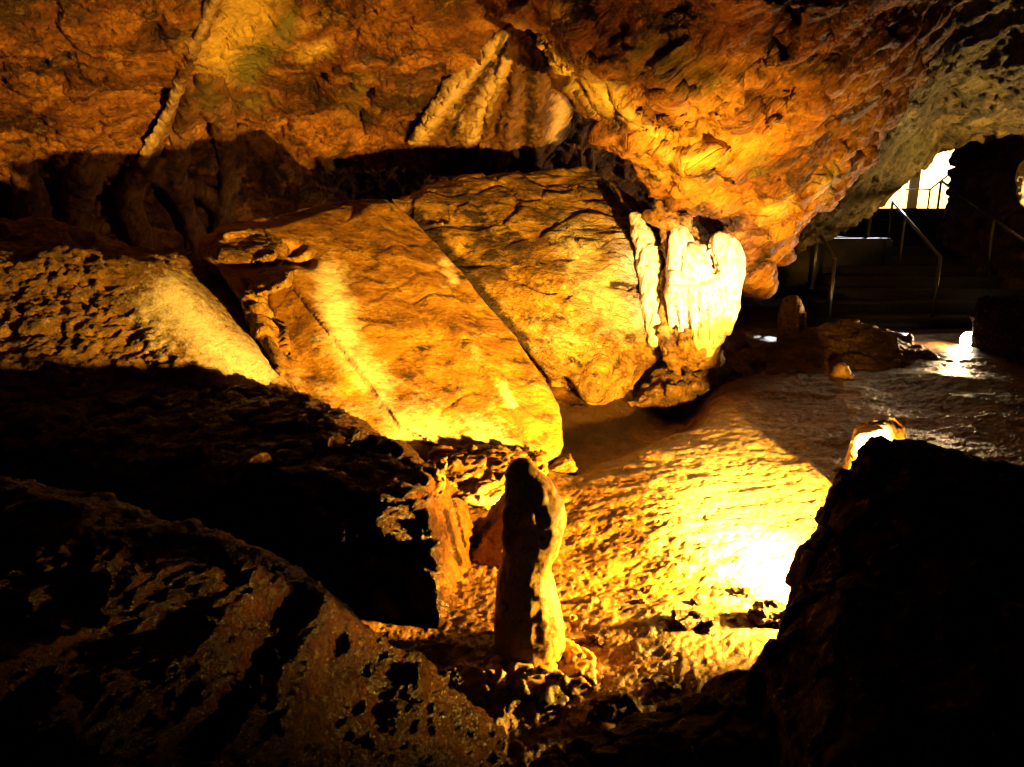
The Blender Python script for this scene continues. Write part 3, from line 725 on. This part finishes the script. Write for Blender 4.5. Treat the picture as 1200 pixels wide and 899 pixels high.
def stalag(name_label, px, py0, py1, Y, r, mat, tip=.5, group=None):
    bm = bmesh.new()
    ptube(bm, [(px, py1 + 6, Y, r), (px, py0 * .4 + py1 * .6, Y, r * .97), (px, py0 + r * 1.3, Y, r * .85), (px, py0 + r * .8, Y, r * .7)])
    o = sculpt('stalagmite', bm, .012, 3, [[('fbm', 6, .02)], [('ridge', 14, .01), ('fbm', 30, .004)]], M[mat])
    tag(o, name_label, 'stalagmite', group); return o
stalag('stubby round topped stalagmite standing in the dark right of the flowstone', 928, 343, 394, 8.2, 17, 'stal')
stalag('small yellow stalagmite bump glowing on the front of the layered mound', 985, 423, 450, 6.7, 15, 'stal')

# bright stone by the hidden lamp, dark foreground rock
o = stone([(1000, 540, 3.7), (1000, 512, 3.75), (1020, 500, 3.8), (1042, 497, 3.85), (1060, 510, 3.85), (1056, 540, 3.7), (1030, 505, 3.7)], .18, .008, 'slab', .016, -.02, seed=31, calc_glow=[([(1005, 520), (1030, 510)], 22, .5)])
tag(o, 'blazing white stone behind the tip of the black foreground rock', 'stone')
bm = bmesh.new()
f = [P(*p) for p in [(992, 530, 2.55), (1018, 518, 2.6), (1052, 510, 2.62), (1110, 520, 2.62), (1145, 538, 2.6), (1210, 570, 2.5), (1330, 600, 2.2), (980, 570, 2.45), (962, 595, 2.4), (945, 640, 2.3), (925, 690, 2.2), (905, 745, 2.05), (892, 790, 1.9),
                     (1300, 900, 1.2), (960, 950, 1.35), (1150, 700, 1.9)]]
f = [(x * .84, y * .84, CAMZ + (z - CAMZ) * .84) for x, y, z in f]; hull(bm, f + [(x + .05, y + .05, -.5) for x, y, z in f])
f = [P(*p) for p in [(900, 770, 1.95), (870, 800, 1.85), (790, 842, 1.75), (700, 868, 1.66), (640, 890, 1.6), (600, 940, 1.4), (1000, 960, 1.3), (1000, 760, 1.9)]]
hull(bm, f + [(x, y + .02, -.5) for x, y, z in f])
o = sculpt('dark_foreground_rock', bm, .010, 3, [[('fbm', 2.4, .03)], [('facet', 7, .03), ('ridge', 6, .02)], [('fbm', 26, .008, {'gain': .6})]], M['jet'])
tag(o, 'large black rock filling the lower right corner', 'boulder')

# wet stones and rubble at the edge of the golden floor
stones = [((795, 700), (825, 760), 2.28, 'rough wet stone pile nearest the middle of the floor edge'),
          ]
def blob_stone(px, py, Y, rx, ry, mat, label, seed, group='wet stones along the near edge of the floor', a=.02):
    rs = np.random.RandomState(seed); pts = []
    c = P(px, py, Y); k = Y / F * 1.2
    for j in range(14):
        v = rs.normal(size=3); v /= np.linalg.norm(v)
        pts.append((c[0] + v[0] * rx * k, c[1] + v[1] * rx * k * .8, c[2] + v[2] * ry * k))
    bm = bmesh.new(); hull(bm, pts)
    o = sculpt('stone', bm, max(.005, rx * k / 16), 2, [[('fbm', 8, a * .7, {'seed': seed})], [('facet', 16, a, {'seed': seed}), ('ridge', 20, a * .6)], [('fbm', 60, a * .2, {'gain': .65})]], M[mat])
    tag(o, label, 'stone', group); return o
for args in [
    (818, 712, 2.58, 12, 9, 'wet', 'small dark upright stone on top of the wet rubble', 1),
    (812, 745, 2.42, 52, 30, 'wet', 'wide wet rubble stone glittering at the near edge of the floor', 2),
    (862, 765, 2.3, 44, 18, 'wet', 'flat wet stone sloping right of the glittering rubble', 3),
    (868, 697, 2.65, 14, 7, 'wet', 'small black stone on the bright floor near the black rock', 4),
    (902, 718, 2.45, 26, 15, 'wet', 'rough dark stone touching the black foreground rock', 5),
    (693, 752, 2.32, 13, 11, 'wet', 'black angular stone right beside the stalagmite foot', 6),
    (740, 772, 2.28, 16, 9, 'wet', 'knobbly wet stone between the stalagmite foot and the rubble', 7),
    (790, 806, 2.1, 40, 16, 'wet', 'long low wet stone below the glittering rubble', 8),
    (722, 838, 1.98, 34, 18, 'wet', 'wet glittering stone at the bottom in front of the pedestal', 9),
    (745, 802, 2.15, 12, 9, 'wet', 'tiny rounded stone above the bottom wet stone', 10),
    (870, 652, 3.0, 6, 5, 'slab2', 'brown pebble in the brightest part of the floor', 11),
    (796, 663, 2.9, 6, 8, 'slab', 'small pointed knob casting a shadow on the golden floor', 12),
    (735, 590, 3.6, 10, 5, 'slab2', 'brown knob on the golden floor right of the stalagmite top', 13),
    (520, 800, 2.0, 24, 20, 'wet', 'glittering wet stone at the left foot of the pedestal', 14),
    ]:
    blob_stone(*args)
rs = np.random.RandomState(5)
for k in range(26):
    x = rs.uniform(670, 900); y = rs.uniform(745, 800) if k < 12 else rs.uniform(690, 760)
    if y > 745 + (900 - x) * .35: y -= 30
    v = (CY - y) / F; Yk = CAMZ * (ct + v * st) / (st - v * ct)
    sz = rs.uniform(2.5, 7)
    blob_stone(x, y - sz * .3, Yk, sz, sz * .75, 'wet' if k % 3 else 'slab2', 'little pebble scattered along the near edge of the golden floor', 100 + k, 'pebbles at the near edge of the floor', .008)

# ================================================================== stairs
t = empty('staircase', (5.8, 9.6, 0))
tag(t, 'dark broad stairs climbing to the bright cave mouth', 'stairs', kind='structure')
for k in range(12):
    y = 9.6 + .56 * k; zt = .133 * (k + 1); cx = 5.75 + .30 * .56 * k * 1.9
    bm = bmesh.new(); box(bm, (cx, y + .45, zt / 2 - .02), (3.4 + .1 * math.sin(k * 3), 1.0, zt + .04), .0, .015)
    me0 = bm_obj('step', bm, M['step'], t)
bm = bmesh.new(); box(bm, (9.6, 17.3, .8), (5, 2.2, 1.62), 0, .02)
o = bm_obj('landing', bm, M['step'], t)
bm = bmesh.new(); box(bm, (5.15, 12.2, .62), (2.2, .4, .96), .1, .03)
o = bm_obj('side_wall', bm, M['step']); tag(o, 'low pale wall at the left of the dark stairs', 'wall', kind='structure')

# handrails
def rail(label, pts, posts, r=.022):
    t = empty('handrail', (posts[0][0][0], posts[0][0][1], posts[0][0][2] - .9)); tag(t, label, 'handrail', 'steel handrails on the stairs')
    bm = bmesh.new(); tube(bm, pts, r, 12); bm_obj('rail', bm, M['steel'], t)
    for top, h in posts:
        bm = bmesh.new(); tube(bm, [(top[0], top[1], top[2] - h), top], r, 12)
        box(bm, (top[0], top[1], top[2] - h + .01), (.12, .12, .02), 0, .004)
        bm_obj('post', bm, M['steel'], t)
def lerp(a, b, f): return tuple(a[i] * (1 - f) + b[i] * f for i in range(3))
a, b = P(1046, 236, 13.4), P(1102, 302, 9.7)
rail('steel handrail running down the middle of the stairs', [a, b, (b[0], b[1], b[2] - .12)], [(a, .95), (P(1060, 256, 11.9), .95), (b, .95)])
a, b = P(1103, 212, 14.0), P(1235, 308, 9.6)
rail('long steel handrail sloping down along the right wall of the stairs', [a, b], [(a, 1.05), (P(1165, 258, 11.3), .95), (b, .95)])
a, b = P(958, 270, 11.4), P(978, 304, 9.8)
rail('short steel handrail at the left foot of the stairs', [a, b], [(a, .9), (b, .9)], .028)
a, b = P(1040, 234, 17.0), P(1090, 222, 15.5); c = P(1103, 212, 14.0)
rail('thin railing crossing the bright cave mouth at the stair top', [P(1062, 222, 17), b, P(1118, 200, 15.6)], [(b, .95)], .018)
t = empty('post', P(1019, 285, 12.6)); tag(t, 'lone pale upright post left of the stairs', 'post')
bm = bmesh.new(); q = P(1020, 247, 12.6); tube(bm, [(q[0], q[1], q[2] - .95), q], .035, 12); bm_obj('shaft', bm, M['steel'], t)
bm = bmesh.new(); box(bm, (q[0], q[1], q[2] + .01), (.09, .09, .02), 0, .004); bm_obj('top_plate', bm, M['steel'], t)
# orange timber post outside
t = empty('timber_post', P(1069, 245, 23)); tag(t, 'orange timber post standing in the bright cave mouth', 'post')
q = P(1069, 236, 23); bm = bmesh.new(); box(bm, (q[0], q[1], 2.1), (.22, .22, 1.55), 0, .01); bm_obj('beam', bm, M['wood'], t)
bm = bmesh.new(); box(bm, (q[0], q[1], 1.37), (.3, .3, .08), 0, .01); bm_obj('foot_plate', bm, M['step'], t)

# glowing yellow formation at the right edge
bm = bmesh.new()
ptube(bm, [(1206, 190, 11, 6), (1202, 205, 11, 9), (1203, 222, 11, 9), (1208, 245, 11, 6)])
o = sculpt('stalactite', bm, .02, 2, [[('fbm', 4, .05)], [('ridge', 8, .03)]], M['calcite'])
tag(o, 'glowing pale yellow formation cut by the right picture edge', 'stalactite')

# ================================================================== lamps
def floodlight(label, loc, aim, s, power, color, glow, spot=150, blend=.5, rad=.03, group=None):
    t = empty('floodlight', (loc[0], loc[1], loc[2])); tag(t, label, 'floodlight', group)
    d = (Vector(aim) - Vector(loc)).normalized(); q = d.to_track_quat('Z', 'Y')
    def place(bm):
        for v in bm.verts: v.co = Vector(loc) + q @ v.co
    bm = bmesh.new(); bmesh.ops.create_cone(bm, cap_ends=True, segments=24, radius1=s * .6, radius2=s, depth=s * 1.4, matrix=__import__('mathutils').Matrix.Translation((0, 0, -s * .75)))
    place(bm); bm_obj('housing', bm, M['black'], t)
    bm = bmesh.new(); bmesh.ops.create_cone(bm, cap_ends=True, segments=24, radius1=s * .88, radius2=s * .8, depth=s * .12, matrix=__import__('mathutils').Matrix.Translation((0, 0, s * .02)))
    place(bm); bm_obj('lens', bm, glow, t)
    bm = bmesh.new(); box(bm, (loc[0], loc[1], loc[2] - s * 1.3), (s * 1.6, s * .5, s * .15), 0, s * .03); box(bm, (loc[0], loc[1], loc[2] - s * 1.0), (s * .2, s * .4, s * .7), 0, s * .02)
    bm_obj('bracket', bm, M['black'], t)
    ld = bpy.data.lights.new('lamp_light', 'SPOT'); ld.energy = power; ld.color = color; ld.spot_size = math.radians(spot); ld.spot_blend = blend; ld.shadow_soft_size = rad
    lo = bpy.data.objects.new('lamp_light', ld); COL.objects.link(lo); lo.location = Vector(loc) + d * (s * .2 + .02)
    lo.rotation_euler = d.to_track_quat('-Z', 'Y').to_euler(); lo.parent = t; lo.matrix_parent_inverse = t.matrix_world.inverted()
    return t
ORANGE = (1, .505, .05)
glow1 = emis('lit_lens', (1, .75, .4), 20)
floodlight('floodlight behind the black foreground rock, turned to the left boulders', tuple(LAMP), (-1.4, 4.3, -.75), .06, 1650, ORANGE, glow1, 122, 1, .05)
floodlight('added unseen floodlight behind the black foreground rock, turned up to the hanging rock', (1.9, 2.72, .24), (1.15, 5.8, .8), .06, 950, ORANGE, glow1, 84, 1, .03)  # extra unseen lamp, added to brighten the hanging rock
a = P(1255, 305, 10.2); b = P(1110, 110, 10.4)
floodlight('floodlight beyond the right edge beside the stairs', a, b, .07, 230, (1, .62, .16), glow1, 125, 1, .03)
a = P(360, 262, 7.2)
floodlight('little added fill light hidden behind the golden slab', a, (a[0] - 1.6, a[1] + .4, a[2] + .1), .035, 9, (1, .5, .15), glow1, 150, 1, .03)  # weak fill added to lift the columns in the dark hollow
floodlight('narrow added unseen floodlight behind the black foreground rock, turned to the white flowstone', (2.06, 2.72, .24), (1.60, 6.0, .92), .05, 430, (1, .84, .62), glow1, 24, .8, .02)  # unseen spot added only to whiten the flowstone
q = P(1133, 397, 8.3)
floodlight('small glowing lamp on the floor at the foot of the stairs', (q[0], q[1], q[2]), (q[0] - 4.4, q[1] - 1.2, q[2] + 1.6), .10, 130, (1, .62, .26), emis('white_lens', (1, .85, .55), 60), 120, 1, .03)

# ================================================================== daylight
SUN = Vector((4.6, 7.4, 2.5)).normalized()
w = bpy.data.worlds.new('World'); scene.world = w; w.use_nodes = True
nt = w.node_tree; bg = nt.nodes['Background']; sky = nt.nodes.new('ShaderNodeTexSky'); sky.sky_type = 'NISHITA'; sky.sun_disc = False
sky.sun_elevation = math.asin(SUN.z); sky.sun_rotation = math.atan2(SUN.x, SUN.y)
nt.links.new(sky.outputs[0], bg.inputs[0]); bg.inputs[1].default_value = .05; sky.air_density = 1.5
sd = bpy.data.lights.new('sun', 'SUN'); sd.energy = 2; sd.angle = math.radians(.5); sd.color = (.88, .92, 1)
so = bpy.data.objects.new('sun', sd); COL.objects.link(so); so.rotation_euler = SUN.to_track_quat('Z', 'Y').to_euler(); so.location = (10, 30, 12)

scene.render.engine = 'CYCLES'
c = scene.cycles
c.max_bounces = 4; c.diffuse_bounces = 1; c.glossy_bounces = 1; c.transmission_bounces = 0; c.transparent_max_bounces = 2
c.use_denoising = True; c.adaptive_threshold = .03; c.sample_clamp_indirect = 4; c.caustics_reflective = False; c.caustics_refractive = False
v = scene.view_settings; v.view_transform = 'Standard'; v.look = 'None'; v.exposure = 1.35; v.gamma = 1
